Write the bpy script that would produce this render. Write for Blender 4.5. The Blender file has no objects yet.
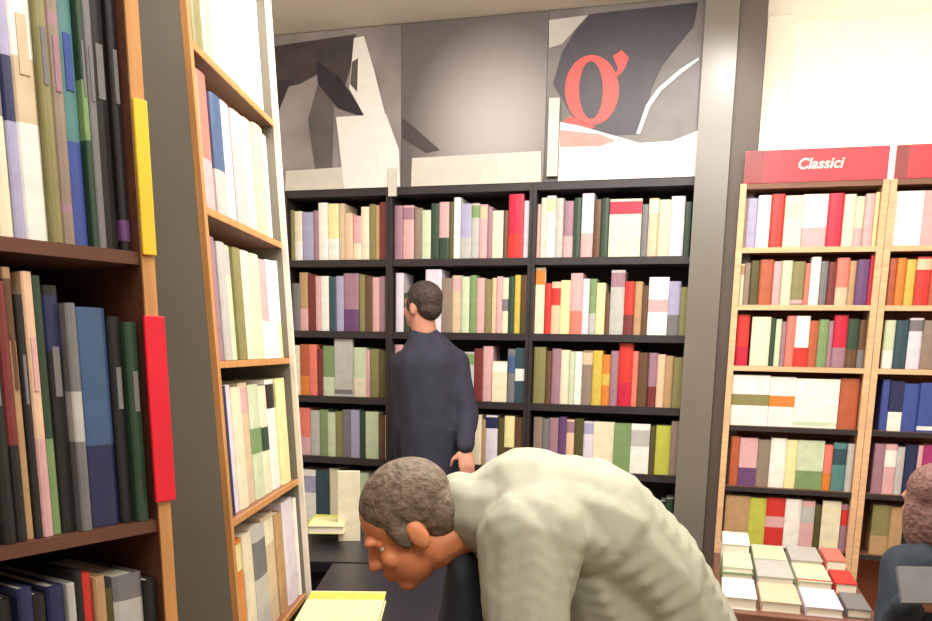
import bpy, bmesh, math, random
from mathutils import Vector, Matrix
random.seed(7)
C = bpy.context.scene.collection
V = Vector
# ------------------------------------------------------------------ camera
FPX, IW, IH = 850.0, 932, 621
PITCH = math.radians(10.37); ROLL = 0.018
PPX, PPY = 466.0, 504.0
CAM = V((0, 0, 1.5))
fw = V((0, math.cos(PITCH), -math.sin(PITCH)))
u0 = V((0, math.sin(PITCH), math.cos(PITCH)))
r0 = V((1, 0, 0))
ci = r0*math.cos(ROLL) + u0*math.sin(ROLL)
cj = u0*math.cos(ROLL) - r0*math.sin(ROLL)
cam_data = bpy.data.cameras.new('camera')
cam = bpy.data.objects.new('camera', cam_data); C.objects.link(cam)
cam.matrix_world = Matrix(((ci.x, cj.x, -fw.x, CAM.x), (ci.y, cj.y, -fw.y, CAM.y), (ci.z, cj.z, -fw.z, CAM.z), (0, 0, 0, 1)))
cam_data.sensor_width = 36.0; cam_data.sensor_fit = 'HORIZONTAL'
cam_data.lens = FPX/IW*36.0
cam_data.shift_y = (PPY-IH/2)/IW
cam_data.clip_start = 0.02
bpy.context.scene.camera = cam

def ray(px, py):
    return ci*((px-PPX)/FPX) - cj*((py-PPY)/FPX) + fw
def W(px, py, d):                       # the point at depth d (metres ahead of the camera) along a line of sight
    r = ray(px, py); return CAM + r*(d/r.y)
def atz(px, py, z):
    r = ray(px, py); return CAM + r*((z-CAM.z)/r.z)

class Frame:                            # u along the shelf, v into it, w up
    def __init__(s, o, az, lean=0.0):
        s.o = V(o); s.e1 = V((math.sin(az), math.cos(az), 0)); e2 = V((-math.cos(az), math.sin(az), 0)); z = V((0, 0, 1))
        s.e3 = z*math.cos(lean) + e2*math.sin(lean); s.e2 = e2*math.cos(lean) - z*math.sin(lean)
    def P(s, u, v, w): return s.o + s.e1*u + s.e2*v + s.e3*w
    def uv(s, px, py, v=0.0):
        r = ray(px, py); k = (s.P(0, v, 0)-CAM).dot(s.e2)/r.dot(s.e2)
        q = CAM + r*k - s.o; return q.dot(s.e1), q.dot(s.e3)
    def M(s, u=0, v=0, w=0):
        p = s.P(u, v, w)
        return Matrix(((s.e1.x, s.e2.x, s.e3.x, p.x), (s.e1.y, s.e2.y, s.e3.y, p.y), (s.e1.z, s.e2.z, s.e3.z, p.z), (0, 0, 0, 1)))

# ------------------------------------------------------------------ materials
def lin(c):
    return tuple((x/12.92 if x <= .04045 else ((x+.055)/1.055)**2.4) for x in [k/255 for k in c]) + (1,)
MATS = {}
def mat(name, rgb, rough=.5, noise=.12, scale=30, bump=0.0, metal=0, emit=0, stretch=None):
    if name in MATS: return MATS[name]
    m = bpy.data.materials.new(name); m.use_nodes = True; nt = m.node_tree; b = nt.nodes['Principled BSDF']
    b.inputs['Roughness'].default_value = rough; b.inputs['Metallic'].default_value = metal
    c = lin(rgb)
    if noise:
        tc = nt.nodes.new('ShaderNodeTexCoord'); mp = nt.nodes.new('ShaderNodeMapping')
        if stretch: mp.inputs['Scale'].default_value = stretch
        n = nt.nodes.new('ShaderNodeTexNoise'); n.inputs['Scale'].default_value = scale; n.inputs['Detail'].default_value = 3
        r = nt.nodes.new('ShaderNodeValToRGB')
        r.color_ramp.elements[0].position = .3; r.color_ramp.elements[1].position = .7
        r.color_ramp.elements[0].color = tuple(x*(1-noise) for x in c[:3])+(1,)
        r.color_ramp.elements[1].color = tuple(min(1, x*(1+noise)) for x in c[:3])+(1,)
        nt.links.new(tc.outputs['Object'], mp.inputs[0]); nt.links.new(mp.outputs[0], n.inputs['Vector'])
        nt.links.new(n.outputs['Fac'], r.inputs[0]); nt.links.new(r.outputs[0], b.inputs['Base Color'])
        if bump:
            bp = nt.nodes.new('ShaderNodeBump'); bp.inputs['Strength'].default_value = bump; bp.inputs['Distance'].default_value = .02
            nt.links.new(n.outputs['Fac'], bp.inputs['Height']); nt.links.new(bp.outputs[0], b.inputs['Normal'])
    else:
        b.inputs['Base Color'].default_value = c
    MATS[name] = m; return m
PAL = {'w': ('white', (238, 234, 226)), 'c': ('cream', (230, 220, 192)), 'i': ('beige', (210, 188, 158)), 'o': ('olive', (134, 128, 82)),
 'd': ('dark-olive', (84, 78, 42)), 'p': ('pink', (216, 168, 170)), 'm': ('mauve', (158, 120, 135)), 'M': ('maroon', (118, 48, 48)),
 'l': ('lavender', (168, 164, 196)), 'L': ('pale-lilac', (222, 212, 224)), 'g': ('green', (122, 150, 100)), 'G': ('dark-green', (46, 70, 52)),
 'e': ('pale-green', (200, 212, 180)), 'y': ('pale-yellow', (234, 224, 165)), 'Y': ('mustard', (205, 180, 80)), 'H': ('lime', (190, 190, 80)), 't': ('teal', (84, 130, 130)),
 'T': ('dark-teal', (50, 76, 86)), 'n': ('navy', (40, 45, 84)), 'b': ('blue', (62, 80, 150)), 'B': ('brown', (100, 70, 48)), 'r': ('red', (205, 52, 46)),
 'R': ('crimson', (196, 30, 62)), 'a': ('peach', (230, 192, 160)), 'O': ('orange', (214, 126, 52)), 'C': ('coral', (230, 122, 108)),
 's': ('grey', (118, 116, 118)), 'S': ('pale-grey', (186, 184, 180)), 'k': ('black', (32, 30, 32)), 'x': ('terracotta', (178, 92, 60)),
 'u': ('tan', (184, 148, 108)), 'v': ('purple', (102, 66, 112)), 'q': ('taupe', (142, 124, 110)), 'z': ('magenta', (165, 52, 112)), 'h': ('steel-blue', (66, 92, 130))}
def cov(k): return mat('cover_'+PAL[k][0], PAL[k][1], .42, .10, 22)
PAPER = mat('paper', (236, 228, 208), .9, .10, 260, stretch=(1, 1, .05))
M_BLACK = mat('black_shelf', (46, 38, 40), .45, .2, 12)
M_BLACKIN = mat('black_back', (38, 33, 34), .7, .2, 8)
M_WOOD = mat('orange_wood', (196, 140, 84), .45, .18, 9, stretch=(6, 6, .6))
M_WOODH = mat('brown_wood', (124, 82, 58), .5, .2, 9, stretch=(.6, 6, 6))
M_RWOOD = mat('light_wood', (222, 178, 136), .45, .14, 9, stretch=(.6, 6, 6))
M_RBACK = mat('russet_back', (150, 84, 56), .6, .15, 8)
M_GREY = mat('grey_panel', (126, 120, 108), .55, .06, 5)
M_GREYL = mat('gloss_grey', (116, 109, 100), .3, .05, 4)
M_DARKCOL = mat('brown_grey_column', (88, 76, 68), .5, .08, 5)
M_WALL = mat('white_plaster', (240, 232, 216), .9, .03, 3)
M_CEIL = mat('ceiling_paint', (226, 220, 208), .95, .03, 3)
M_FLOOR = mat('floor_wood', (120, 96, 74), .4, .25, 5, stretch=(6, .6, 1))
M_REDSIGN = mat('red_sign', (204, 26, 46), .35, .06, 6)
M_WHITEL = mat('white_lettering', (250, 228, 218), .5, 0)

# ------------------------------------------------------------------ mesh helpers
def link(name, me, mats=(), parent=None, mw=None):
    o = bpy.data.objects.new(name, me); C.objects.link(o)
    for m in mats: me.materials.append(m)
    if parent is not None: o.parent = parent
    if mw is not None: o.matrix_local = mw
    return o
def from_bm(name, bm, mats, parent=None, mw=None, smooth=False):
    me = bpy.data.meshes.new(name); bmesh.ops.recalc_face_normals(bm, faces=bm.faces); bm.to_mesh(me); bm.free()
    if smooth:
        for p in me.polygons: p.use_smooth = True
    return link(name, me, mats if isinstance(mats, (list, tuple)) else [mats], parent, mw)
def add_box(bm, lo, hi, mi=0):
    vs = [bm.verts.new((x, y, z)) for x in (lo[0], hi[0]) for y in (lo[1], hi[1]) for z in (lo[2], hi[2])]
    for f in ((0, 1, 3, 2), (4, 6, 7, 5), (0, 4, 5, 1), (2, 3, 7, 6), (0, 2, 6, 4), (1, 5, 7, 3)):
        bm.faces.new([vs[i] for i in f]).material_index = mi
def box(name, lo, hi, m, parent=None, mw=None, bevel=0.0):
    bm = bmesh.new(); add_box(bm, lo, hi)
    if bevel: bmesh.ops.bevel(bm, geom=bm.edges[:], offset=bevel, segments=2, affect='EDGES', profile=.6)
    return from_bm(name, bm, m, parent, mw)
def prism(name, pts, v0, v1, m, parent=None, mw=None):      # an outline in (u, w) with thickness v0..v1
    bm = bmesh.new(); a = [bm.verts.new((x, v0, z)) for x, z in pts]; b = [bm.verts.new((x, v1, z)) for x, z in pts]
    bm.faces.new(a); bm.faces.new(b[::-1]); n = len(pts)
    for i in range(n): bm.faces.new((a[i], b[i], b[(i+1) % n], a[(i+1) % n]))
    return from_bm(name, bm, m, parent, mw)
def tag(o, label=None, cat=None, group=None, kind=None):
    if label: o['label'] = label
    if cat: o['category'] = cat
    if group: o['group'] = group
    if kind: o['kind'] = kind
    return o
def empty(name, mw):
    o = bpy.data.objects.new(name, None); C.objects.link(o); o.matrix_world = mw; o.empty_display_size = .1
    return o

# ------------------------------------------------------------------ books
def cover_bm(w, h, d, bands, t=.0025):
    """A cover standing with its rounded spine towards -v: u is thickness, w is up."""
    bm = bmesh.new(); hw = w/2; t = min(t, w*.2); r = min(.006, w*.25)
    outer = [(-hw, d), (-hw, r), (-hw*.72, r*.3), (0, 0), (hw*.72, r*.3), (hw, r), (hw, d)]
    inner = [(hw-t, d), (hw-t, r+t), (-hw+t, r+t), (-hw+t, d)]
    pts = outer+inner; n = len(pts)
    zs = [0.0]; idx = []
    for a, b in bands:
        if a > zs[-1]/h+1e-6: zs.append(a*h); idx.append(0)
        zs.append(b*h); idx.append(2)
    if zs[-1] < h-1e-6: zs.append(h); idx.append(0)
    rings = [[bm.verts.new((x, y, z)) for x, y in pts] for z in zs]
    for k in range(len(zs)-1):
        for i in range(n):
            f = bm.faces.new((rings[k][i], rings[k][(i+1) % n], rings[k+1][(i+1) % n], rings[k+1][i]))
            f.material_index = idx[k] if i < 6 else 0
    bm.faces.new(rings[0][::-1]); bm.faces.new(rings[-1])
    return bm
def face_bm(w, h, d, bands):
    """A book shown face on: wide cover towards -v, spine at the left edge."""
    bm = bmesh.new(); t = .003; hw = w/2
    zs = [0.0]; idx = []
    for a, b in bands:
        if a > zs[-1]/h+1e-6: zs.append(a*h); idx.append(0)
        zs.append(b*h); idx.append(2)
    if zs[-1] < h-1e-6: zs.append(h); idx.append(0)
    pts = [(-hw, d*.5), (-hw, .002), (-hw+.002, 0), (hw, 0), (hw, t), (-hw+t, t), (-hw+t, d-t), (hw, d-t), (hw, d), (-hw+.002, d), (-hw, d-.002)]
    n = len(pts)
    rings = [[bm.verts.new((x, y, z)) for x, y in pts] for z in zs]
    for k in range(len(zs)-1):
        for i in range(n):
            f = bm.faces.new((rings[k][i], rings[k][(i+1) % n], rings[k+1][(i+1) % n], rings[k+1][i]))
            f.material_index = idx[k] if i in (0, 1, 2) else 0
    bm.faces.new(rings[0][::-1]); bm.faces.new(rings[-1])
    return bm
BAND = {'top': [(.74, .96)], 'mid': [(.4, .62)], 'low': [(.0, .38)], 'thin': [(.12, .15), (.80, .84)], 'label': [(.55, .88)], 'two': [(.06, .26), (.62, .9)], 'foot': [(.04, .12)]}
BOOKS = []
def book(frame, u, v, w, wd, h, d, code, face=False, band=None, bcode=None, parts=False, mw=None, name=None, titles=False):
    bands = BAND.get(band, []) if band else []
    bm = (face_bm if face else cover_bm)(wd, h, d, bands)
    mw = mw or frame.M(u, v, w)
    t = min(.0025, wd*.2) if not face else .003
    if face: lo, hi = (-wd/2+.0045, .0035, .003), (wd/2-.003, d-.0035, h-.003)
    else: lo, hi = (-wd/2+t+.0004, .009, .0025), (wd/2-t-.0004, d-.003, h-.004)
    if not parts: add_box(bm, lo, hi, 1)
    o = from_bm(name or 'book', bm, [cov(code), PAPER, cov(bcode or 'w')], None, mw)
    if parts:
        box('page_block', lo, hi, PAPER, o)
        if not face and titles:         # a pasted title strip on the spine
            tz = h*.56; hh = h*.2; x = wd*.2
            prism('title_strip', [(-x, tz), (x, tz), (x, tz+hh), (-x, tz+hh)], -.0012, .001, cov('s' if code in 'kGnMhvT' else ('s' if bcode is None else bcode)), o)
    o['category'] = 'book'
    return o
def parse(tokens):
    out = []
    for t in tokens.split():
        face = t.startswith('#'); t = t.lstrip('#')
        band = bc = None
        if '^' in t: t, b = t.split('^'); bc = b[0]; band = {'t': 'top', 'm': 'mid', 'l': 'low', 'n': 'thin', 'b': 'label', '2': 'two', 'f': 'foot'}[b[1]]
        code = t[0]; rest = t[1:]
        if '.' in rest: a, b = rest.split('.'); wd = float(a); ht = float(b)/(10**len(b))
        else: wd, ht = float(rest), None
        out.append((code, wd, ht, face, band, bc))
    return out
ORD = ['first', 'second', 'third', 'fourth', 'fifth', 'sixth', 'seventh', 'eighth', 'ninth']
def art(c): return ('an ' if c[0] in 'aeiou' else 'a ')+c
def name_row(row, where, group):
    """row: [(object, colour name, face, rel height, rel width, band)] from left to right; gives each its own words."""
    cols = [r[1] for r in row]
    for i, (o, c, face, hh, ww, bc) in enumerate(row):
        kind = 'face-out book' if face else 'book'
        if bc and not face: kind = 'book with ' + bc + ' band'
        if face and bc: kind = 'face-out book with ' + bc + ' panel'
        if cols.count(c) == 1:
            adj = ('thin ' if ww < .7 else 'thick ' if ww > 1.5 else 'tall ' if hh > .93 else 'short ' if hh < .72 else '')
            lab = f'{adj}{c} {kind} on {where}'
        else:
            nb = (cols[i-1] if i else None, cols[i+1] if i+1 < len(cols) else None)
            same = [j for j in range(len(cols)) if cols[j] == c and ((cols[j-1] if j else None), (cols[j+1] if j+1 < len(cols) else None)) == nb]
            k = sum(1 for j in range(i) if cols[j] == c)
            simple = 'face-out book' if face else 'book'
            if len(same) == 1 and nb[0] and nb[1]: lab = f'{c} {simple} between {nb[0]} and {nb[1]} ones, {where}'
            elif not nb[0]: lab = f'{c} {simple} at the left end of {where}'
            elif not nb[1]: lab = f'{c} {simple} at the right end of {where}'
            else: lab = f'{ORD[k]} {c} {simple} from left on {where}'
        tag(o, lab, 'book', group)
def row(frame, px, pym, w, clear, tokens, where, group, depth=.19, v0=.02, parts=False, base=.86, ulim=None, titles=False):
    toks = parse(tokens); x = px; rec = []
    us = []
    for t in toks:
        ua = frame.uv(x, pym, v0)[0]; x += t[1]; ub = frame.uv(x, pym, v0)[0]; us.append((ua, ub))
    mean = sum(b-a for a, b in us)/len(us)
    for (code, wd, ht, face, band, bc), (ua, ub) in zip(toks, us):
        if code == '_': continue
        if ulim:
            ua = max(ua, ulim[0]); ub = min(ub, ulim[1])
            if ub-ua < .006: continue
        h = (ht if ht else base + random.uniform(-.07, .06))
        jit = random.uniform(0, .014)
        g = .0008
        o = book(frame, (ua+ub)/2, v0+jit, w+.0008, ub-ua-g, clear*h, .022 if face else depth*random.uniform(.85, 1), code, face, band, bc, parts, titles=titles and random.random() < .6)
        rec.append((o, PAL[code][0], face, h, (ub-ua)/mean, PAL[bc][0] if bc else None))
    name_row(rec, where, group)
    return rec

# ------------------------------------------------------------------ frames of reference
TH = math.radians(15.7)
AZB = math.radians(90)+TH
FB = Frame(W(466, 345, 4.3), AZB)                       # black bookcase along the back
FR = Frame(FB.P(0, -.12, 0), AZB)                       # red-topped bookcase, a little nearer
FA = Frame(W(215, 345, 1.9), math.radians(2.2), .052)   # bookcase down the left side of the aisle
FN = Frame(W(150, 345, 1.2), math.radians(34.5), .030)  # nearest bookcase at far left
def floor_w(f): return -f.o.z/f.e3.z

def bookcase(name, f, ua, ub, boards, top, depth, mside, mshelf, mback, label, th=.03, st=.018, plinth=True, frontstrip=None, edge=None, bottom=None, sides=(1, 1), dark_from=99):
    root = empty(name, f.M((ua+ub)/2, 0, floor_w(f))); z0 = floor_w(f)
    tag(root, label, 'bookcase')
    um = (ua+ub)/2; la, lb = ua-um, ub-um
    if sides[0]: box('side_panel', (la, 0, .004), (la+st, depth, top-z0), mside, root)
    if sides[1]: box('side_panel', (lb-st, 0, .004), (lb, depth, top-z0), mside, root)
    box('back_panel', (la+st, depth-.012, .06), (lb-st, depth-.001, top-z0-.002), mback, root)
    for bi, b in enumerate(boards):
        box('shelf', (la+st+.0005, .003, b-th-z0), (lb-st-.0005, depth-.0125, b-z0), mshelf, root)
        if edge: box('shelf_edge', (la+st+.0005, -.001, b-th-z0), (lb-st-.0005, .0028, b-z0), M_BLACK if bi >= dark_from else edge, root)
    box('top_board', (la+st+.0005, .002, top-z0-th), (lb-st-.0005, depth-.0125, top-z0-.001), mshelf, root)
    box('plinth', (la+st+.0005, .02, .004), (lb-st-.0005, .04, .07), mside, root)
    return root

# ------------------------------------------------------------------ room
Z0 = 0.0; CZ = FB.o.z + FB.uv(400, 23)[1]
zB = -1.0*FB.o.z
RM = Matrix.Translation((0, 0, 0))
fr0 = Frame(V((FB.o.x, FB.o.y, 0)), AZB)
def struct(name, lo, hi, m):
    return tag(box(name, lo, hi, m, None, fr0.M()), kind='structure')
UL, UR, VF, VB = -1.30, 3.4, -6.2, .42
struct('floor', (UL-.1, VF-.1, -.1), (UR+.1, VB+.1, 0), M_FLOOR)
struct('ceiling', (UL-.1, VF-.1, CZ), (UR+.1, VB+.1, CZ+.1), M_CEIL)
struct('wall_back', (UL-.1, VB, 0), (UR+.1, VB+.1, CZ), M_WALL)
struct('wall_left', (UL-.1, VF, 0), (UL, VB, CZ), M_WALL)
struct('wall_right', (UR, VF, 0), (UR+.1, VB, CZ), M_WALL)
struct('wall_front', (UL-.1, VF-.1, 0), (UR+.1, VF, CZ), M_WALL)

# ------------------------------------------------------------------ black bookcases along the back
bw = [FB.uv(490, y)[1] for y in (258, 333, 402, 466)]       # top faces of the boards
bw.append(bw[3]-.36); bw.append(bw[3]-.72)
btop = FB.uv(490, 184)[1]
ue = [FB.uv(286, 300)[0], FB.uv(389, 300)[0], FB.uv(530, 300)[0], FB.uv(694, 300)[0]]
BD = .27
bays = [('left bay', 'black bookcase bay under the poster with a white spike'), ('middle bay', 'black bookcase bay under the plain grey poster'), ('right bay', 'black bookcase bay under the poster with a red letter')]
for k in range(3):
    bookcase('bookcase', FB, ue[k]+.001, ue[k+1]-.001, bw, btop, BD, M_BLACK, M_BLACK, M_BLACKIN, bays[k][1], th=.034, st=.016)
def brow(k, r, px, pym, toks):
    nm = ['top', 'second', 'third', 'fourth', 'fifth'][r]
    top = btop-.034 if r == 0 else bw[r-1]-.034
    where = f"{nm} shelf of black bookcase's {bays[k][0]}"
    if k == 0: where = f"{nm} shelf, black bay under spike poster"
    if k == 1: where = f"{nm} shelf, black bay under plain poster"
    if k == 2: where = f"{nm} shelf, black bay under red-letter poster"
    row(FB, px, pym, bw[r], top-bw[r], toks, where, f"books on {nm} shelf of black {bays[k][0]}", depth=.17, ulim=(ue[k]+.018, ue[k+1]-.018))
brow(0, 0, 289, 228, 'o4.82 c8.8^wl l12.78 m5.8 w9.92 y11.9^wl i6.9 a8.74 p8.7^cl c8.84 o6.88 u5.86 M8.9')
brow(0, 1, 290, 300, 's9.75 u8.92^pl M8.88 p5 w8.86 T7.85 l8.86 m15.9^vl o6.88 B7.86 p8.84 m6.85')
brow(0, 2, 290, 370, 'c9.86 x9.88^Ol C8.88 M6.8 g12.86^el #S18.98^sf e13.84^cl p4.8 o9.82 d8.8')
brow(0, 3, 291, 432, 'c7.84 C11.88^pl S10.84 g8.86 e8.82 o7.84 s8.88 l9.88 G6.86 e13.86 B6.8 c5.8')
brow(0, 4, 300, 495, 'w15.86^lb T13.86 c10.9 a16.86^cl e14.86 q14.84')
brow(1, 0, 394, 228, 'm8.84 p11.84^mt q8.8 e9.76 G8.86 p10.88^Gl d5.88 w7.94 l11.84^Sl S8.84^gt p8.82^it m5.78 c11.72 B5.72 R15.96^rl L10.86')
brow(1, 1, 395, 300, 'L8.9 G6.6 M8.7 B8.76 L16.95 q10.82 i10.86^pt e8.84 g7.86 p8.82 o7.8 a5.82 p6.84 c6.82^sm G6.84 Y6.86 B9.86^dl')
brow(1, 2, 392, 370, 'p10.9 s9.8 k12.7 m12.8 q12.8 s14.8 S12.8^gt M9.86 p10.9 #c15.66^wt s8.86^hb #T12.88^wm q9.86')
brow(1, 3, 390, 432, 'c9.82 o9.8 k12.8 q12.8 m12.8 s14.8 G13.8 c10.88 u4.8 L12.88^nt d7.84 y10.88^Bl B10.86^Ml')
brow(2, 0, 536, 226, 'p4.8 c6.9 w9.92^yt S8.88 m10.84^pl G8.88 L12.94^pl B8.85 G8.86 #c32.84^Rt s7.76 a10.84^ct e12.82 L14.86^wm G7.78')
brow(2, 1, 530, 302, '#c14.97^Ot r7.74 a9.76^rb y10.78 p12.88^Cl L7.8 g7.8^Sl y9.74 B5.6 S14.92^mt r10.76^Ml u8.76 B6.7 #w20.82^pm l12.76^sl o12.68')
brow(2, 2, 533, 370, 'o12.9 B6.84 m9.88 c9.86 e5.84 w8.84 q10.86^it Y10.86 O8.8^Ym m8.86 r14.98^Rl C6.86 B10.84 m9.84^Ml a8.82 u8.8 o11.78 t10.7^ol')
brow(2, 3, 533, 432, 'q9.88 s7.86 m9.88 v8.9 a8.86^mt d9.88 L10.84^lt #c21.84 #g17.83^gt #w19.83^Sb d6.8 H15.82 q10.9')
brow(2, 4, 660, 492, 'k6.7 G8.75 k5.7')
# posters above the black bookcases: foam boards standing on the bays
ptop = CZ-.004 - FB.o.z
def UWp(pts, v): return [FB.uv(x, y, v) for x, y in pts]
def grad_mat(name, a, b, dirv, p0=.2, p1=.8):
    m = bpy.data.materials.new(name); m.use_nodes = True; nt = m.node_tree; bs = nt.nodes['Principled BSDF']; bs.inputs['Roughness'].default_value = .4
    tc = nt.nodes.new('ShaderNodeTexCoord'); mp = nt.nodes.new('ShaderNodeMapping'); mp.inputs['Rotation'].default_value = (0, dirv, 0)
    n = nt.nodes.new('ShaderNodeTexNoise'); n.inputs['Scale'].default_value = 3.0; n.inputs['Detail'].default_value = 4
    r = nt.nodes.new('ShaderNodeValToRGB'); r.color_ramp.elements[0].position = p0; r.color_ramp.elements[1].position = p1
    r.color_ramp.elements[0].color = lin(a); r.color_ramp.elements[1].color = lin(b)
    nt.links.new(tc.outputs['Object'], mp.inputs[0]); nt.links.new(mp.outputs[0], n.inputs['Vector']); nt.links.new(n.outputs['Fac'], r.inputs[0]); nt.links.new(r.outputs[0], bs.inputs['Base Color'])
    return m
M_P1 = grad_mat('mottled_print', (110, 102, 100), (160, 150, 148), .4, .3, .7)
M_P2 = grad_mat('silver_print', (118, 110, 108), (150, 143, 140), .3, .3, .7)
M_P3 = grad_mat('smoky_print', (84, 77, 75), (122, 115, 110), .5, .3, .7)
M_DK = mat('dark_print', (66, 58, 58), .45, .25, 14)
M_MID = mat('mid_print', (92, 84, 83), .45, .2, 9)
M_INK = mat('ink_print', (46, 38, 48), .4, .25, 10)
M_WPRINT = mat('white_print', (232, 226, 221), .4, .04, 20)
M_STRIP = mat('strip_print', (204, 198, 187), .4, .05, 20)
M_RED = mat('red_print', (222, 66, 56), .4, .1, 16)
M_PINKP = mat('pink_print', (236, 140, 130), .45, .15, 16)
M_BLUEL = mat('pale_line_print', (186, 196, 200), .45, .1, 16)
up = [FB.uv(256, 110)[0], FB.uv(401, 110)[0], FB.uv(546, 100)[0], FB.uv(700, 100)[0]]
pl = ['grey print poster with a tall white spike and white block', 'plain silvery grey print poster with one dark diagonal stroke', 'dark print poster with a big red letter and white page']
PB = btop+.001
posters = []
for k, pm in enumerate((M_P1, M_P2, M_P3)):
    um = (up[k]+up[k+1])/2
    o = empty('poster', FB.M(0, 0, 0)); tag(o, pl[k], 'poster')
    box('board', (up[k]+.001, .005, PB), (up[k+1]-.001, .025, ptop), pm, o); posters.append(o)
def clampw(pts): return [(u, min(max(w, PB+.001), ptop-.001)) for u, w in pts]
def ell(cx, cy, rx, ry, n=32, rot=0): return [(cx+rx*math.cos(t)*math.cos(rot)-ry*math.sin(t)*math.sin(rot), cy+ry*math.sin(t)*math.cos(rot)+rx*math.cos(t)*math.sin(rot)) for t in [2*math.pi*i/n for i in range(n)]]
LAY = [0]
def art_poly(k, nm, pts, m, lab=None):
    LAY[0] += 1; v = .0048-.0009*(LAY[0] % 12+1)
    o = prism(nm, clampw(UWp(pts, v)), v, .0049 if LAY[0] % 12 == 0 else v+.0011, m, posters[k])
    if lab: o['label'] = lab
    return o
art_poly(0, 'dark_shape', [(262, 48), (356, 34), (354, 55), (343, 92), (318, 74), (300, 84), (262, 92)], M_DK)
art_poly(0, 'dark_wedge', [(260, 80), (291, 80), (268, 138), (258, 130)], M_INK)
art_poly(0, 'dark_column', [(318, 84), (334, 92), (332, 172), (316, 174), (308, 120)], M_MID)
art_poly(0, 'dark_stroke', [(316, 60), (340, 78), (368, 119), (338, 108), (318, 84)], M_INK)
art_poly(0, 'caption_strip', [(286, 171), (345, 167), (345, 190), (285, 192)], M_STRIP, 'pale caption strip')
art_poly(0, 'white_spike', [(354, 38), (364, 36), (374, 70), (386, 118), (366, 119), (349, 88)], M_WPRINT)
art_poly(0, 'grey_sliver', [(352, 62), (358, 58), (357, 92), (350, 84)], M_MID)  # mid-grey sliver along the spike's left edge
art_poly(0, 'white_block', [(336, 117), (386, 114), (399, 150), (400, 190), (344, 190)], M_WPRINT)
LAY[0] = 0
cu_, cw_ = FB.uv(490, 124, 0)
def radial_mat(name, c, cx, cz, sx, sz):
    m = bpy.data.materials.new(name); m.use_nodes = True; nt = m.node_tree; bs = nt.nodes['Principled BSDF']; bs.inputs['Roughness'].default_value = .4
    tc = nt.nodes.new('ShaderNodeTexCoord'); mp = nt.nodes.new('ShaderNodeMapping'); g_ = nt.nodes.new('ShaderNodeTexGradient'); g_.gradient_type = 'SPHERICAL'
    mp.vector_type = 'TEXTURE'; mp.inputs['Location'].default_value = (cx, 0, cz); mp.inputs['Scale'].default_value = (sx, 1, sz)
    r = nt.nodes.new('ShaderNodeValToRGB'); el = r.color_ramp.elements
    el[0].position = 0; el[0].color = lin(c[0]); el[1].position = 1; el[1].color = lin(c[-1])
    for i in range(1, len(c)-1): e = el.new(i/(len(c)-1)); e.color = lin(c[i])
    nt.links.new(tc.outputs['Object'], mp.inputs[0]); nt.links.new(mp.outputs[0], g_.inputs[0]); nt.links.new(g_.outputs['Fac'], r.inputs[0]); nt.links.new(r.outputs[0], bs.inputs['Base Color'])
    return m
posters[1].children[0].data.materials[0] = radial_mat('grey_radial', ((96, 88, 87), (128, 120, 118), (156, 148, 145), (172, 164, 161), (178, 170, 167)), cu_, cw_, .42, .46)  # grey ramp over the board, palest at its centre
art_poly(1, 'dark_stroke', [(402, 118), (408, 122), (440, 150), (426, 153), (402, 138)], M_DK)
art_poly(1, 'caption_strip', [(412, 158), (541, 151), (541, 182), (411, 187)], M_STRIP, 'pale caption strip')
LAY[0] = 0
art_poly(2, 'dark_shape', [(590, 14), (698, 2), (694, 26), (676, 48), (662, 66), (652, 88), (640, 134), (602, 136), (572, 116), (553, 84), (562, 52), (576, 30)], M_INK)
art_poly(2, 'light_patch', [(549, 20), (588, 15), (562, 44), (549, 48)], mat('pale_patch_print', (178, 172, 166), .4, .1, 8))
art_poly(2, 'curved_line', [(636, 134), (646, 105), (658, 88), (680, 69), (699, 57), (699, 60), (682, 73), (661, 91), (650, 107), (640, 134)], M_BLUEL)
art_poly(2, 'white_page', [(560, 122), (580, 126), (612, 135), (640, 143), (672, 141), (699, 130), (699, 178), (558, 182)], M_WPRINT)
art_poly(2, 'red_patch', [(560, 130), (600, 134), (616, 141), (600, 146), (560, 147)], M_PINKP)
LAY[0] = 5
v = .0008
bm = bmesh.new(); eo = UWp(ell(592, 90, 27, 35), v); ei = UWp(ell(591, 90, 12, 29), v); n = 32
ro = [[bm.verts.new((x, vv, z)) for x, z in eo] for vv in (v, v+.002)]; ri = [[bm.verts.new((x, vv, z)) for x, z in ei] for vv in (v, v+.002)]
for i in range(n):
    j = (i+1) % n
    bm.faces.new((ro[0][i], ro[0][j], ri[0][j], ri[0][i])); bm.faces.new((ro[1][i], ri[1][i], ri[1][j], ro[1][j]))
    bm.faces.new((ro[0][i], ro[1][i], ro[1][j], ro[0][j])); bm.faces.new((ri[0][i], ri[0][j], ri[1][j], ri[1][i]))
q = from_bm('printed_letter', bm, M_RED, posters[2]); q['label'] = 'big red serif letter Q with a tick'
prism('letter_tail', UWp([(570, 116), (584, 122), (596, 127), (580, 132), (560, 131), (562, 122)], v), v, v+.002, M_RED, posters[2])
prism('letter_tick', UWp([(613, 56), (622, 50), (629, 58), (624, 70), (614, 80), (618, 68)], v), v, v+.002, M_RED, posters[2])
# small pale clips hanging where the posters meet
for i, (x, y0, y1) in enumerate(((392, 168, 196), (553, 98, 176))):
    ua, wa = FB.uv(x-4, y0, -.02); ub, wb = FB.uv(x+4, y1, -.02)
    o = box('sign_bracket', (ua, -.019, wb), (ub, -.004, wa), M_STRIP, None, FB.M(), .002)
    tag(o, ['short pale bracket below the white spike poster', 'long pale bracket left of the red-letter poster'][i], 'bracket')

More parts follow.
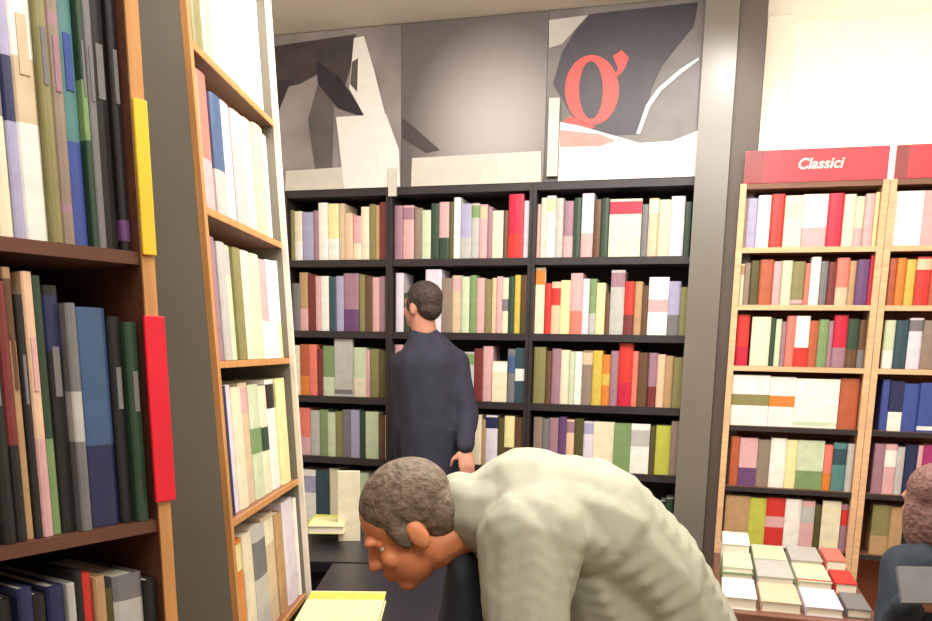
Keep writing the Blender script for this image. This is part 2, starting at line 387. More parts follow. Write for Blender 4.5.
# pillar between the black and the red-topped bookcases
def pillar(name, pxa, pxb, py, v0, v1, m):
    a = FB.uv(pxa, py, v0)[0]; b = FB.uv(pxb, py, v0)[0]
    return tag(box(name, (a, v0, 0), (b, v1, CZ-.001), m, None, fr0.M()), kind='structure')
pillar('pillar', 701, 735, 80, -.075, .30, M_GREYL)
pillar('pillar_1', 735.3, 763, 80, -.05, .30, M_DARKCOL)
pillar('wall_return', 763.5, 788, 80, .30, .415, M_WALL)

# ------------------------------------------------------------------ red-topped bookcases
rw = [FR.uv(800, y)[1] for y in (247, 305, 367, 428, 490, 550)]
rhead = FR.uv(800, 182)[1]; rtop = FR.uv(800, 149)[1]
rue = [FR.uv(736, 245)[0], FR.uv(884, 245)[0]]; rue.append(rue[1]+(rue[1]-rue[0]))
RD = .24
rb = ['red-topped light wood bookcase beside the pillar', 'red-topped light wood bookcase cut by the right edge']
for k in range(2):
    a, b = rue[k]+.001, rue[k+1]-.001
    root = bookcase('bookcase', FR, a, b, rw, rhead, RD, M_RWOOD, M_WOODH, M_RBACK, rb[k], th=.022, st=.026, dark_from=3, edge=M_RWOOD)
    z0 = floor_w(FR); hw_ = (b-a)/2
    s = empty('header_sign', FR.M((a+b)/2, 0, rhead+.0005)); hh = rtop-rhead
    tag(s, ['red header sign with white lettering above red-topped bookcase', 'red header sign at the right edge, without lettering in view'][k], 'sign')
    box('sign_board', (-hw_+.012, .004, .001), (hw_-.012, .022, hh), M_REDSIGN, s)
    box('painted_reflection', (-hw_+.014, .0025, .004), (-hw_+.09-.03*k, .0045, hh-.004), mat('reflection_dark_red', (140, 50, 50), .4, .2, 12), s)  # brownish reflection at the sign's left end, painted in as a dark red slab
    if k == 0:
        cu = bpy.data.curves.new('lettering', 'FONT'); cu.body = 'Classici'; cu.size = .060; cu.extrude = .001; cu.shear = .2; cu.offset = .0012
        cu.align_x = 'CENTER'
        t0 = bpy.data.objects.new('lettering_curve', cu); C.objects.link(t0)
        me = bpy.data.meshes.new_from_object(t0.evaluated_get(bpy.context.evaluated_depsgraph_get())); bpy.data.objects.remove(t0)
        t = link('lettering', me, [M_WHITEL], s)
        ux = FR.uv(820, 165)[0]-(a+b)/2
        t.matrix_local = Matrix.Translation((ux, .0025, hh*.40)) @ Matrix.Rotation(math.radians(90), 4, 'X')
        t['label'] = 'white slanted lettering'
def rrow(k, r, px, pym, toks):
    nm = ['top', 'second', 'third', 'fourth', 'fifth', 'lowest'][r]
    top = rhead-.022 if r == 0 else rw[r-1]-.022
    where = [f"{nm} shelf, red-topped bookcase by pillar", f"{nm} shelf, red-topped bookcase at right edge"][k]
    row(FR, px, pym, rw[r], top-rw[r], toks, where, f"books on {nm} shelf of {['first','second'][k]} red-topped case", depth=.15, ulim=(rue[k]+.028, rue[k+1]-.028))
rrow(0, 0, 741, 222, 'u5.85 l11.86 w13.9 r14.92 #c18.88^eb #w25.9^pl R16.9 c12.88 e9.84^pl p10.88 y6.9')
rrow(1, 0, 892, 222, '#w30.9 #p26.9 c20.88 S16.88 m14.9')
rrow(0, 1, 737, 282, 'c7.8^ut q6.82 d9.86 x14.88 p8.84 e11.86 o13.84^pf C5.8 w10.92 s8.84 M8.82 C13.9^il u7.84 v13.86 R16.94')
rrow(1, 1, 888, 282, 'x8.88 O9.88 Y11.86 r15.9^at x15.86 O14.86 B12.8')
rrow(0, 2, 736, 340, 'r13.92^Rl _2 c19.88 G5.86 e6.84 m5.8 C9.9 w14.9^rl x9.82 g10.84 m5.82 R14.92^ml G12.86^Bl B15.84^sl')
rrow(1, 2, 884, 340, 'e11.84^wl T14.84 L14.88^st q14.84 i10.6 s12.8')
rrow(0, 3, 731, 400, '#w38.92^om #w26.9^Om #w44.88^ef x20.9 c14.92^Sm')
rrow(1, 3, 882, 400, 'b8.9 #n14.88^wl b16.84 #b24.86^wf n18.84')
rrow(0, 4, 730, 460, 'x9.88 #p18.86^vl q13.84 w16.88 y11.86 #e27.86^gl C9.8^Ol t14.84^Tb S8.84 o14.84 s8.8')
rrow(1, 4, 874, 460, 'm11.86 p12.86^wb S8.82 n13.86 p5.86 z22.88 M14.8')
rrow(0, 5, 724, 525, 'u24.9 H17.88 r19.9^pm w16.9 p14.88^Sb d7.8 #c19.9^yn m13.86^rb s8.8')
rrow(1, 5, 872, 525, 'o18.88^ul u14.86 k20.8 B16.84')

# ------------------------------------------------------------------ aisle bookcase (left, light books) with its grey end panel
aw = [FA.uv(x, y)[1] for x, y in ((184, 32), (199, 203), (217, 361), (233, 520))]
aw.append(aw[3]-.36)
atop = aw[0]+.36; FAU0 = FA.uv(197, 203)[0]-.002; FAU1 = FA.uv(285, 300)[0]+.022
root = bookcase('bookcase', FA, FAU0, FAU1, aw, atop, .27, M_GREY, M_WOODH, M_RWOOD, 'light wood bookcase with a grey end panel, left of the aisle', th=.016, st=.02, edge=M_WOOD)
zA = floor_w(FA)
box('edge_strip', (-(FAU1-FAU0)/2-.0005, -.014, .004), (-(FAU1-FAU0)/2+.02, -.0005, atop-zA), M_WOOD, root)['label'] = 'orange wood edging'
box('edge_strip', ((FAU1-FAU0)/2-.02, -.014, .004), ((FAU1-FAU0)/2+.0005, -.0005, atop-zA), mat('pale_edging', (232, 220, 206), .5, .06, 8), root)['label'] = 'pale edging'
ulA = (FAU0+.024, FAU1-.022)
def arow(r, px, pym, toks, top):
    nm = ['top', 'second', 'third', 'fourth', 'fifth'][r]
    row(FA, px, pym, aw[r], top-aw[r], toks, f"{nm} shelf of aisle bookcase behind grey panel", f"books on {nm} shelf of the aisle bookcase", depth=.18, v0=.006, parts=True, ulim=ulA)
arow(0, 190, 20, 's7.9 o8.9 i9.9 c12.9 S13.92^et e9.9 c9.9 w10.92', atop-.016)
arow(1, 197, 140, 'i8.86 C10.93^pl h10.84^Sl L10.86 S11.86 c9.88 y9.9 w12.9', aw[0]-.016)
arow(2, 212, 285, 'u7.86^at m5.88 S7.86 e8.86^St o7.86 c8.86 e8.86 p8.84^wl L9.86 w10.88^yl', aw[1]-.016)
arow(3, 227, 435, 'n6.88 L7.88 c9.86 i8.88^pt e10.86^gm c7.84^Gm w8.88^kt y9.88', aw[2]-.016)
arow(4, 242, 580, 'O8.86^yt c9.86 S13.86^sb i12.88^ct u7.84 L10.9 w10.88', aw[3]-.016)

# ------------------------------------------------------------------ nearest bookcase at the far left
nw = [FN.uv(x, y)[1] for x, y in ((125, 250), (140, 523))]
nw.append(nw[1]-.37); nw.insert(0, nw[0]+.37)
ntop = nw[0]+.36
NU1 = FN.uv(157, 320)[0]; NU0 = NU1-.62
M_BRN = mat('deep_brown_wood', (96, 58, 42), .45, .2, 9, stretch=(.6, 6, 6))
root = bookcase('bookcase', FN, NU0, NU1, nw, ntop, .26, M_BRN, M_BRN, M_BLACKIN, 'dark-filled bookcase nearest the camera with orange wood edge', th=.017, st=.02)
box('edge_strip', ((NU1-NU0)/2-.02, -.0035, .004), ((NU1-NU0)/2, -.0004, ntop-floor_w(FN)), M_WOOD, root)['label'] = 'orange wood edging'
ulN = (NU0+.022, NU1-.022)
def nrow(r, px, pym, toks, nm):
    row(FN, px, pym, nw[r], nw[r-1]-.017-nw[r], toks, f"{nm} shelf of the bookcase nearest camera", f"books on {nm} shelf of the nearest bookcase", depth=.2, v0=.004, parts=True, ulim=ulN, titles=True)
nrow(1, -9, 130, 'c17.97^sm l12.95^nm w25.97^im o12.94 q13.92^mn t18.96^bl G6.94^gm s8.92 k17.96 k22.95^vf', 'upper')
nrow(2, -8, 400, 'k15.86 M12.9^kl u9.95^Bt k8.86 a11.94^pl G10.93^gl k17.9^nt s11.84^Sm h34.83^nl k12.8 G12.78', 'middle')
nrow(3, -8, 585, 'k26.85 n16.88 k16.84 n18.86 S9.86 k8.9 r11.88^Cm u12.86 d9.8 s30.84^Sb k16.8', 'bottom')
# coloured subject strips on the orange edge
for nm, y0, y1, m, x0, x1, lab in (('subject_strip', 101, 255, mat('yellow_strip', (228, 194, 50), .4, .08, 8), 136, 151, 'yellow vertical subject strip on the edge of nearest bookcase'),
                        ('subject_strip', 316, 503, mat('red_strip', (222, 14, 46), .4, .08, 8), 138, 166, 'red vertical subject strip on the edge of nearest bookcase')):
    ym = (y0+y1)/2
    wa = FN.uv((x0+x1)/2, y0, -.004)[1]; wb = FN.uv((x0+x1)/2, y1, -.004)[1]
    uc = NU1-.010; hwid = .0105 if 'yellow' in lab else .0165
    o = box(nm, (uc-hwid, -.009, wb), (uc+hwid, -.004, wa), m, None, FN.M(), .0018); tag(o, lab, 'sign')

# ------------------------------------------------------------------ display tables
def table(name, f, u0_, u1_, v0_, v1_, zt, mt, label):
    root = empty(name, f.M((u0_+u1_)/2, (v0_+v1_)/2, -f.o.z)); a, b = (u1_-u0_)/2, (v1_-v0_)/2
    tag(root, label, 'table')
    box('table_top', (-a, -b, zt-.04), (a, b, zt), mt, root, bevel=.004)
    box('apron', (-a+.05, -b+.05, zt-.13), (a-.05, b-.05, zt-.041), mt, root)
    for sx in (-1, 1):
        for sy in (-1, 1):
            box('leg', (sx*(a-.06)-.025, sy*(b-.06)-.025, .001), (sx*(a-.06)+.025, sy*(b-.06)+.025, zt-.131), mt, root)
    return root
FT = Frame(V((0, 0, 0)), math.radians(90))             # squared to the camera's heading
ZT = .76
M_TBLK = mat('black_table', (30, 28, 36), .35, .15, 6)
table('display_table', FT, -.46, .06, 2.08, 2.86, ZT, M_TBLK, 'black display table in the aisle left of the stooping man')
table('display_table', FT, -.64, .06, 2.88, 3.48, ZT, M_TBLK, 'black display table at the far end of the aisle before black bookcases')
FTR = Frame(V((FR.o.x, FR.o.y, 0)), AZB)
ZR = .68
ta = atz(716, 590, .76); tu = (ta-FTR.o).dot(FTR.e1)
table('display_table', FTR, tu, tu+.50, -1.25, -.40, ZR, mat('brown_table', (120, 78, 64), .4, .2, 6, stretch=(.6, 6, 6)), 'brown display table with pale books before the red-topped bookcases')
def flat(px, py, wd, hd, th, code, rot, label, z, band=None, bc=None):
    p = atz(px, py, z); R = Matrix.Translation(p) @ Matrix.Rotation(rot, 4, 'Z') @ Matrix(((1, 0, 0, 0), (0, 0, 1, -hd/2), (0, -1, 0, th), (0, 0, 0, 1)))
    o = book(None, 0, 0, 0, wd, hd, th, code, True, band, bc, parts=True, mw=R)
    tag(o, label, 'book'); return o
zt = ZT+.001
flat(342, 618, .22, .32, .03, 'y', .02, 'big pale-yellow book lying near the front of the nearer black table', zt, 'top', 'H')
flat(328, 529, .15, .20, .04, 'H', -.05, 'lime book lying on the farther black table', zt)
flat(328, 529, .135, .18, .03, 'y', .05, 'pale-yellow book lying on the lime book', zt+.041)
p = atz(349, 541, zt); o = book(None, 0, 0, 0, .085, .27, .03, 'c', True, None, None, parts=True, mw=Matrix.Translation(p) @ Matrix.Rotation(.1, 4, 'Z')); tag(o, 'cream book standing on the farther black table', 'book')
RT = -TH
def stand(f, u, v, wd, h, th, code, label, rot=0, lie=False, z=0, band=None, bc=None):
    """a book placed on the brown table: lying with its lower edge towards the aisle"""
    p = f.P(u, v, ZR+.001+z)
    Rm = Matrix.Translation(p) @ Matrix.Rotation(RT+rot, 4, 'Z') @ Matrix(((1, 0, 0, 0), (0, 0, 1, -h/2), (0, -1, 0, th), (0, 0, 0, 1)))
    tag(book(None, 0, 0, 0, wd, h, th, code, True, band, bc, parts=True, mw=Rm), label, 'book')
def tuv(px, py):
    q = atz(px, py, zt+.04)-FTR.o; return q.dot(FTR.e1), q.dot(FTR.e2)
bt = 'brown table'
uA = tu+.02
cols = ((.0, .115), (.12, .25), (.255, .375), (.38, .46))
def cell(c, r, pad=.004): return (uA+(cols[c][0]+cols[c][1])/2, [-.54, -.81, -1.09][r], cols[c][1]-cols[c][0]-pad*2)
ITEMS = (
 (0, 0, .05, 'c', 'cream book under a white one, back left corner of the brown table', 0, .25), (0, 0, .045, 'w', 'white book on top of a cream one, back left corner of brown table', 1, .24),
 (1, 0, .05, 'e', 'pale-green book in the back row of the brown table', 0, .25),
 (2, 0, .055, 'S', 'pale-grey book in the back row of the brown table', 0, .25),
 (3, 0, .06, 'C', 'coral book in the back row of the brown table', 0, .22),
 (0, 1, .05, 'g', 'green book under a pale-green one, middle row of the brown table', 0, .25), (0, 1, .02, 'e', 'pale-green book on top of a green one, middle row of brown table', 1, .24),
 (1, 1, .05, 'S', 'pale-grey book in the middle row of the brown table', 0, .26),
 (2, 1, .045, 'e', 'pale-green book with red corner stripe, middle row of brown table', 0, .26),
 (3, 1, .04, 'r', 'red book in the middle row of the brown table', 0, .2),
 (0, 2, .04, 'w', 'white book at the front left of the brown table', 0, .25),
 (1, 2, .035, 'i', 'beige book in the front row of the brown table', 0, .24),
 (2, 2, .03, 'L', 'pale-lilac book in the front row of the brown table', 0, .24),
 (3, 2, .03, 's', 'grey book in the front row of the brown table', 0, .2))
lastz = {}
for c, r, th, code, lab, lvl, hh in ITEMS:
    u, v, wd = cell(c, r); z = lastz.get((c, r), 0) if lvl else 0
    stand(FTR, u, v, wd-.006*lvl, hh, th, code, lab, 0, z=z, band='foot' if 'stripe' in lab else None, bc='r'); lastz[(c, r)] = z+th+.001

# ------------------------------------------------------------------ people
def ico(bm, M, sub=3): bmesh.ops.create_icosphere(bm, subdivisions=sub, radius=1.0, matrix=M)
def basis(t, lat):
    t = t.normalized(); lat = (lat-t*lat.dot(t)).normalized(); n = t.cross(lat); return t, lat, n
def ellip(bm, c, ax, radii, sub=3):
    M = Matrix(((ax[0].x*radii[0], ax[1].x*radii[1], ax[2].x*radii[2], c.x), (ax[0].y*radii[0], ax[1].y*radii[1], ax[2].y*radii[2], c.y), (ax[0].z*radii[0], ax[1].z*radii[1], ax[2].z*radii[2], c.z), (0, 0, 0, 1)))
    ico(bm, M, sub)
def chain(bm, pts, lat=V((0, 1, 0)), n=None):
    """pts: [(point, half-width along lat, half-thickness)]: ellipsoids packed along the line."""
    pts = [p if len(p) == 3 else (p[0], p[1], p[1]) for p in pts]
    for (a, ra, na), (b, rb_, nb) in zip(pts, pts[1:]):
        t, l, nn = basis(b-a, lat); L = (b-a).length
        k = n or max(2, int(L/(min(na, nb, ra, rb_)*.35))+1)
        for i in range(k+1):
            s = i/k; r1 = ra+(rb_-ra)*s; r2 = na+(nb-na)*s
            ellip(bm, a+(b-a)*s, (t, l, nn), (min(r1, r2), r1, r2), 2)
from mathutils import noise as mnoise
def organic(name, bm, m, voxel, smooth=4, parent=None, folds=0.0, fs=(9, 11, 2.2)):
    me = bpy.data.meshes.new(name); bm.to_mesh(me); bm.free()
    o = bpy.data.objects.new(name, me); C.objects.link(o)
    r = o.modifiers.new('r', 'REMESH'); r.mode = 'VOXEL'; r.voxel_size = voxel
    s = o.modifiers.new('s', 'SMOOTH'); s.factor = .5; s.iterations = smooth
    dg = bpy.context.evaluated_depsgraph_get(); dg.update()
    me2 = bpy.data.meshes.new_from_object(o.evaluated_get(dg)); o.modifiers.clear(); o.data = me2
    bpy.data.meshes.remove(me)
    if folds:                           # creases in the cloth
        nn = [v.normal.copy() for v in me2.vertices]
        for v, n_ in zip(me2.vertices, nn):
            q = v.co; a = mnoise.noise(V((q.x*fs[0]+q.z*3, q.y*fs[1], q.z*fs[2])))
            v.co = q + n_*(folds*(abs(a)*2-.6))
    for p in me2.polygons: p.use_smooth = True
    me2.materials.append(m)
    if parent: o.parent = parent
    return o
def head_axes(crown, face):
    z = crown.normalized(); y = (face-z*face.dot(z)).normalized(); x = z.cross(y)*-1
    return x, y, z                                     # x: to the side, y: face direction, z: crown
def head_geo(bm, c, ax):
    x, y, z = ax
    def L(a, b, d): return c+x*a+y*b+z*d
    ellip(bm, L(0, -.015, .035), ax, (.075, .097, .085))
    ellip(bm, L(0, .035, -.035), ax, (.058, .058, .075))
    ellip(bm, L(0, .066, -.088), ax, (.026, .024, .022))
    for s in (-1, 1):
        ellip(bm, L(s*.034, .066, -.025), ax, (.024, .02, .022))
        ellip(bm, L(s*.076, -.008, -.012), ax, (.010, .020, .032))
        ellip(bm, L(s*.026, .082, .026), ax, (.022, .012, .010))
    chain(bm, [(L(0, .076, .022), .009, .010), (L(0, .098, -.010), .010, .011), (L(0, .107, -.024), .012, .011)], x)
    for s in (-1, 1):
        ellip(bm, L(s*.013, .095, -.027), ax, (.009, .011, .008), 2)
        ellip(bm, L(s*.031, .066, .0125), ax, (.017, .010, .0075), 2)
        ellip(bm, L(s*.031, .065, -.0055), ax, (.016, .009, .006), 2)
    chain(bm, [(L(-.021, .083, -.052), .005, .005), (L(0, .098, -.050), .007, .006), (L(.021, .083, -.052), .005, .005)], z)
    chain(bm, [(L(-.019, .082, -.062), .005, .005), (L(0, .096, -.064), .0075, .006), (L(.019, .082, -.062), .005, .005)], z)
    return L
def hand_geo(bm, wrist, d, side, palmn, curl=.5):
    """wrist point, direction of the hand, direction of the thumb side, palm normal."""
    d, side, palmn = d.normalized(), side.normalized(), palmn.normalized()
    for k in range(4):
        ellip(bm, wrist+d*(.03+.018*k), (d, side, palmn), (.03, .034+.004*k, .014), 2)
    for i, (off, ln) in enumerate(((.030, .072), (.010, .082), (-.011, .076), (-.031, .058))):
        a = wrist+d*.092+side*off; dd = d
        for seg in range(3):
            dd = (dd+palmn*curl*.45).normalized(); b = a+dd*ln*(.45, .32, .23)[seg]
            chain(bm, [(a, .0088-.0006*seg, .0088-.0006*seg), (b, .0082-.0006*seg, .0082-.0006*seg)], side); a = b
    a = wrist+d*.03+side*.03; b = a+(d*.6+side*.8+palmn*.3).normalized()*.042; e = b+(d*.9+side*.25+palmn*.5).normalized()*.034
    chain(bm, [(a, .013, .012), (b, .0105, .010), (e, .009, .0085)], palmn)
def eyes(L, ax, parent):
    for s in (-1, 1):
        bm = bmesh.new(); ellip(bm, L(s*.031, .0665, .004), ax, (.0115, .0085, .0075), 3)
        from_bm('eye', bm, mat('eye_white', (222, 214, 206), .2, 0), parent, smooth=True)
        bm = bmesh.new(); ellip(bm, L(s*.031, .0730, .004), ax, (.0048, .0026, .0048), 2)
        e = from_bm('iris', bm, mat('iris_brown', (52, 36, 28), .2, 0), parent, smooth=True)
def skin(name, rgb): return mat(name, rgb, .5, .08, 25, bump=.05)
Y = V((0, 1, 0)); Zv = V((0, 0, 1)); X = V((1, 0, 0))

def figure(name, label, head_c, crown, face, neck, torso, shoulders, arms, hips, legs, skinm, hairm, coatm, pantsm, shoem, vox=.007, lat=Y, coat_pad=.018, hair='short', extra=None, hs=1.0, folds=.006):
    hax = tuple(a*hs for a in head_axes(crown, face))
    bm = bmesh.new(); L = head_geo(bm, head_c, hax)
    chain(bm, [(L(0, -.02, -.06), .056, .054), (neck, .062, .058)], hax[0])
    chain(bm, [(p, a-coat_pad, b-coat_pad) for p, a, b in torso], lat)
    for arm in arms:
        chain(bm, [(p, r-coat_pad*.9, r-coat_pad*.9) for p, r in arm['pts'][:-1]] + [(arm['pts'][-1][0], .029, .027)], lat)
        hand_geo(bm, *arm['hand'])
    for leg in legs:
        chain(bm, [(p, r-.012, r-.012) for p, r in leg['pts']], X)
    body = organic(name, bm, skinm, vox, 3); tag(body, label, 'person')
    eyes(L, hax, body)
    # hair
    bm = bmesh.new()
    ellip(bm, L(0, -.026, .048), hax, (.084, .100, .086))
    ellip(bm, L(0, -.060, .0), hax, (.070, .062, .070))
    for s in (-1, 1): ellip(bm, L(s*.066, .018, .012), hax, (.014, .022, .038))
    if hair == 'long':
        ellip(bm, L(0, -.05, -.06), hax, (.085, .07, .11))
        for s in (-1, 1): ellip(bm, L(s*.07, 0, -.06), hax, (.022, .05, .10))
    organic('hair', bm, hairm, .006, 2, body)
    bm = bmesh.new(); chain(bm, torso, lat)
    for arm in arms: chain(bm, arm['pts'], lat)
    if extra: extra(bm)
    coat = organic('jacket', bm, coatm, vox+.002, 6, body, folds)
    bm = bmesh.new(); chain(bm, hips, lat)
    for leg in legs: chain(bm, leg['pts'], X)
    organic('trousers', bm, pantsm, .012, 4, body)
    for leg in legs:
        a = leg['pts'][-1][0]; f = leg['toe']
        bm = bmesh.new(); chain(bm, [(V((a.x, a.y, .045)), .045, .044), (V((a.x, a.y, .04))+f*.10, .048, .039), (V((a.x, a.y, .034))+f*.18, .042, .032)], f.cross(Zv))
        organic('shoe', bm, shoem, .008, 2, body)
    return body, L, hax

# stooping man in the foreground
hc = W(409, 527, 1.70)
sp = [W(466, 512, 1.74), W(528, 508, 1.75), W(588, 525, 1.78), W(640, 573, 1.82), W(680, 640, 1.86), W(705, 720, 1.90)]
tors = [(sp[0], .085, .075), (W(500, 513, 1.745), .14, .105), (sp[1], .185, .128), (sp[2], .195, .145), (sp[3], .185, .145), (sp[4], .18, .14), (sp[5], .185, .14)]
shL = W(522, 552, 1.56); elL = W(528, 668, 1.50); wrL = W(455, 735, 1.56)
shR = W(512, 545, 1.92); elR = W(478, 655, 2.00); wrR = W(430, 735, 1.96)
hipc = sp[5]
def legpts(side):
    h = hipc + Y*(-.1 if side < 0 else .1) + V((0, 0, -.06)); k = V((h.x-.02, h.y, .5)); a = V((h.x+.04, h.y, .085))
    return {'pts': [(h, .098), (k, .075), (a, .058)], 'toe': V((-1, 0, 0))}
dl = (wrL-elL).normalized(); dr = (wrR-elR).normalized()
def man_drape(bm):                     # the open jacket hanging from the chest, and its collar
    chain(bm, [(W(585, 560, 1.76), .15, .11), (W(606, 610, 1.78), .16, .12), (W(628, 665, 1.82), .16, .12), (W(655, 730, 1.86), .17, .12)], Y)
    chain(bm, [(W(462, 497, 1.73), .07, .055), (W(474, 515, 1.74), .085, .07)], Y)
man, Lm, hxm = figure('person', 'stooping man in pale grey-green jacket bending over the table', hc, V((-.60, -.05, .80)), V((-.80, -.14, -.60)), W(474, 520, 1.74), tors,
    None, [{'pts': [(W(545, 515, 1.72), .12), (W(530, 540, 1.60), .105), (W(526, 600, 1.55), .09), (elL, .078), (wrL, .048)], 'hand': (wrL, dl, (X*-.2-Zv), V((0, 1, 0)), .6)},
           {'pts': [(shR, .10), (W(494, 600, 1.97), .084), (elR, .07), (wrR, .048)], 'hand': (wrR, dr, (X*-.2-Zv), V((0, -1, 0)), .6)}],
    [(sp[5]+V((-.02, 0, .02)), .172, .13), (sp[5]+V((.0, 0, -.1)), .17, .125)], [legpts(-1), legpts(1)],
    skin('skin_ruddy', (222, 140, 96)), mat('hair_grey_brown', (112, 96, 80), .7, .35, 60, bump=.5), mat('jacket_grey_green', (170, 171, 152), .9, .05, 6, bump=.15, stretch=(4, 4, 1.1)), mat('trousers_dark', (44, 46, 56), .8, .1, 20), mat('shoe_dark', (36, 30, 28), .4, .1, 20), vox=.0045, extra=man_drape, folds=.0065)
# dark pullover collar at the man's chest
bm = bmesh.new(); chain(bm, [(W(462, 560, 1.72), .085, .03), (W(470, 620, 1.74), .12, .07), (W(500, 690, 1.8), .14, .09)], Y)
organic('pullover', bm, mat('pullover_navy', (34, 38, 50), .85, .12, 30), .009, 3, man)

# standing man at the black bookcase
D2 = 3.95
hc2 = W(421, 307, D2)
g = lambda x, y, d=D2: W(x, y, d)
cx = g(434, 400).x
tors2 = [(g(424, 332), .055, .055), (g(427, 349), .125, .075), (g(430, 364), .165, .11), (g(432, 410), .155, .115), (g(434, 470), .16, .12), (g(436, 520), .165, .12)]
fdir2 = V((-.55, .83, 0)).normalized(); lat2 = V((.93, .36, 0)).normalized()
shr = g(455, 364, D2+.03); elr = g(466, 415, D2-.02); wr_ = g(465, 446, D2-.12)
shl = g(405, 364, D2+.02); ell_ = g(405, 425, D2+.02); wl_ = g(402, 470, D2+.10)
def legp2(s):
    h = V((cx+.03, D2, .86))+lat2*(.09*s); a = V((h.x, h.y, .085)); k = (h+a)/2+fdir2*.02
    return {'pts': [(h, .09), (k, .07), (a, .055)], 'toe': fdir2}
figure('person', 'standing man in dark navy coat seen from behind', hc2, V((.02, -.05, 1)), V((-.75, .62, -.1)), g(424, 330), tors2, None,
    [{'pts': [(shr, .072), (elr, .062), (wr_, .044)], 'hand': (wr_, V((.1, -.25, -.9)), V((-.9, -.3, -.1)), V((-.2, .8, -.2)), .5)},
     {'pts': [(shl, .072), (ell_, .06), (wl_, .044)], 'hand': (wl_, V((-.1, .5, -.8)), V((-.5, .6, .2)), V((1, 0, 0)), .5)}],
    [(g(438, 520), .165, .112), (V((cx+.03, D2, .84)), .16, .11)], [legp2(-1), legp2(1)],
    skin('skin_pink', (200, 140, 118)), mat('hair_dark', (58, 44, 40), .7, .3, 60, bump=.5), mat('coat_navy', (42, 42, 58), .85, .15, 14, bump=.3), mat('trousers_dark', (44, 46, 56)), mat('shoe_dark', (36, 30, 28)), vox=.009, lat=lat2, hs=.88)

# person cut by the right edge
D3 = 2.3
h3 = W(932, 503, D3)
t3 = [(W(938, 540, D3), .07, .065), (W(940, 556, D3), .14, .085), (W(946, 590, D3+.01), .16, .10), (W(955, 660, D3+.03), .16, .11), (W(962, 740, D3+.05), .165, .11)]
lat3 = V((.8, .6, 0))
s3 = W(905, 566, D3-.02); e3 = W(893, 640, D3-.10); w3 = W(908, 606, D3-.22)
s3b = W(985, 566, D3); e3b = W(990, 650, D3-.08); w3b = W(958, 608, D3-.22)
hp3 = t3[-1][0]
def legp3(s):
    h = hp3+lat3.normalized()*(.09*s)+V((0, 0, -.04)); a = V((h.x+.03, h.y, .085)); return {'pts': [(h, .09), ((h+a)/2, .07), (a, .055)], 'toe': V((-.6, .8, 0))}
figure('person', 'person with brown hair in dark coat, cut by the right edge', h3, V((-.12, .05, 1)), V((-.25, .93, -.25)), W(938, 540, D3), t3, None,
    [{'pts': [(s3, .066), (e3, .056), (w3, .042)], 'hand': (w3, (w3-e3)*.5+X*.1, Zv, Y, .5)},
     {'pts': [(s3b, .066), (e3b, .056), (w3b, .042)], 'hand': (w3b, (w3b-e3b)*.5-X*.1, Zv, Y, .5)}],
    [(hp3+V((0, 0, .02)), .16, .11), (hp3+V((0, 0, -.1)), .16, .11)], [legp3(-1), legp3(1)],
    skin('skin_pink', (200, 140, 118)), mat('hair_mauve_brown', (120, 86, 80), .7, .3, 60, bump=.5), mat('coat_blue_black', (40, 48, 60), .85, .15, 14, bump=.3), mat('trousers_dark', (44, 46, 56)), mat('shoe_dark', (36, 30, 28)), vox=.009, lat=lat3, hair='long', hs=.85)
bk = book(None, 0, 0, 0, .13, .09, .015, 's', True, None, None, parts=True, mw=Matrix.Translation(W(930, 603, D3-.335)) @ Matrix.Rotation(-.5, 4, 'X'))
tag(bk, 'grey book held up by the person at the right edge', 'book')

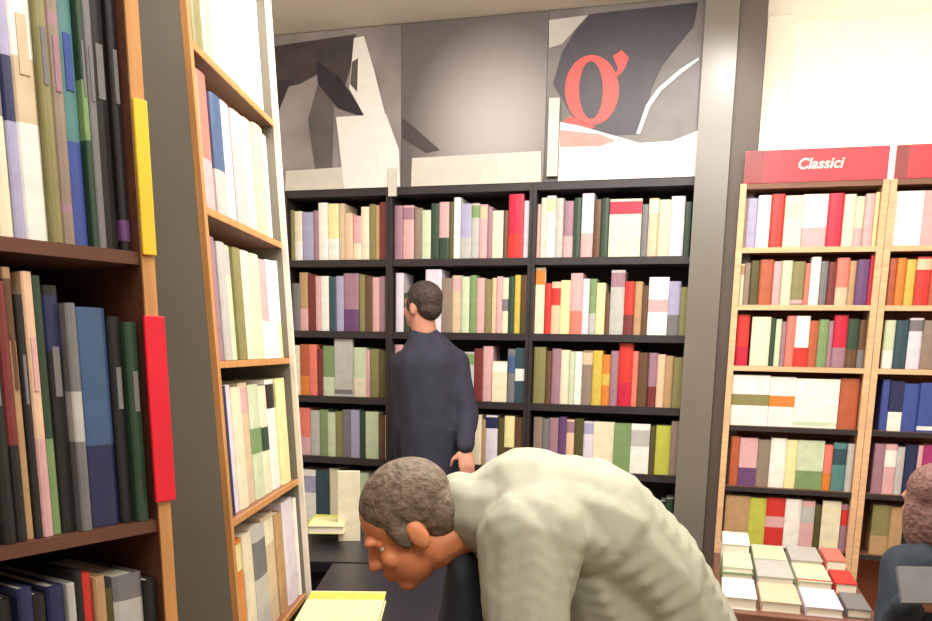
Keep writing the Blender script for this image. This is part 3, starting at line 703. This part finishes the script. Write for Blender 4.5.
# ------------------------------------------------------------------ light
def area(name, loc, target, size, energy, col=(1, .955, .89), sy=None):
    l = bpy.data.lights.new(name, 'AREA'); l.energy = energy; l.size = size; l.color = col
    if sy: l.shape = 'RECTANGLE'; l.size_y = sy
    o = bpy.data.objects.new(name, l); C.objects.link(o); o.location = loc
    o.rotation_euler = (V(target)-V(loc)).to_track_quat('-Z', 'Y').to_euler(); return o
area('ceiling_lamp', (.3, 2.4, CZ-.04), (.3, 2.6, 0), 1.4, 60, sy=.6)
area('ceiling_lamp', (.2, .4, CZ-.04), (.2, 2.0, .6), 1.6, 45, sy=.8)
area('ceiling_lamp', (-.1, 1.2, CZ-.04), (-.9, 1.9, 1.2), .8, 9)
area('ceiling_lamp', (1.6, 2.0, CZ-.04), (1.7, 3.4, .8), 1.2, 30, (1, .9, .76))
area('ceiling_lamp', (-.2, 3.1, CZ-.04), (-.2, 4.3, 1.2), 1.4, 17, sy=.3)
lp = FR.P((rue[0]+rue[2])/2, .12, rtop-.03)
area('wall_lamp', lp, lp+FR.e2*.35+V((0, 0, .55)), 1.3, 7, (1, .95, .84), sy=.08)
for loc, e_ in (((.35, .1, 2.45), 19), ((.75, 2.5, 2.6), 13), ((1.6, 1.9, 2.5), 7)):  # unseen point lights, added to brighten the ceiling; no fixtures hang here
    l = bpy.data.lights.new('fill_point', 'POINT'); l.energy = e_; l.color = (1, .955, .89); l.shadow_soft_size = .12
    o = bpy.data.objects.new('fill_point', l); C.objects.link(o); o.location = loc
sl = bpy.data.lights.new('spot_lamp', 'SPOT'); sl.energy = 25; sl.spot_size = math.radians(34); sl.spot_blend = .8; sl.color = (1, .93, .88); sl.shadow_soft_size = .05
so = bpy.data.objects.new('spot_lamp', sl); C.objects.link(so); pt = W(716, 60, 3.7); so.location = (pt.x-.15, pt.y-.75, CZ-.04); so.rotation_euler = (pt-so.location).to_track_quat('-Z', 'Y').to_euler()
w = bpy.data.worlds.new('world'); bpy.context.scene.world = w; w.use_nodes = True
w.node_tree.nodes['Background'].inputs[0].default_value = (1, .95, .88, 1); w.node_tree.nodes['Background'].inputs[1].default_value = .1
vs = bpy.context.scene.view_settings
vs.view_transform = 'Standard'; vs.look = 'None'; vs.exposure = 0.03; vs.gamma = 1.0; vs.use_curve_mapping = False
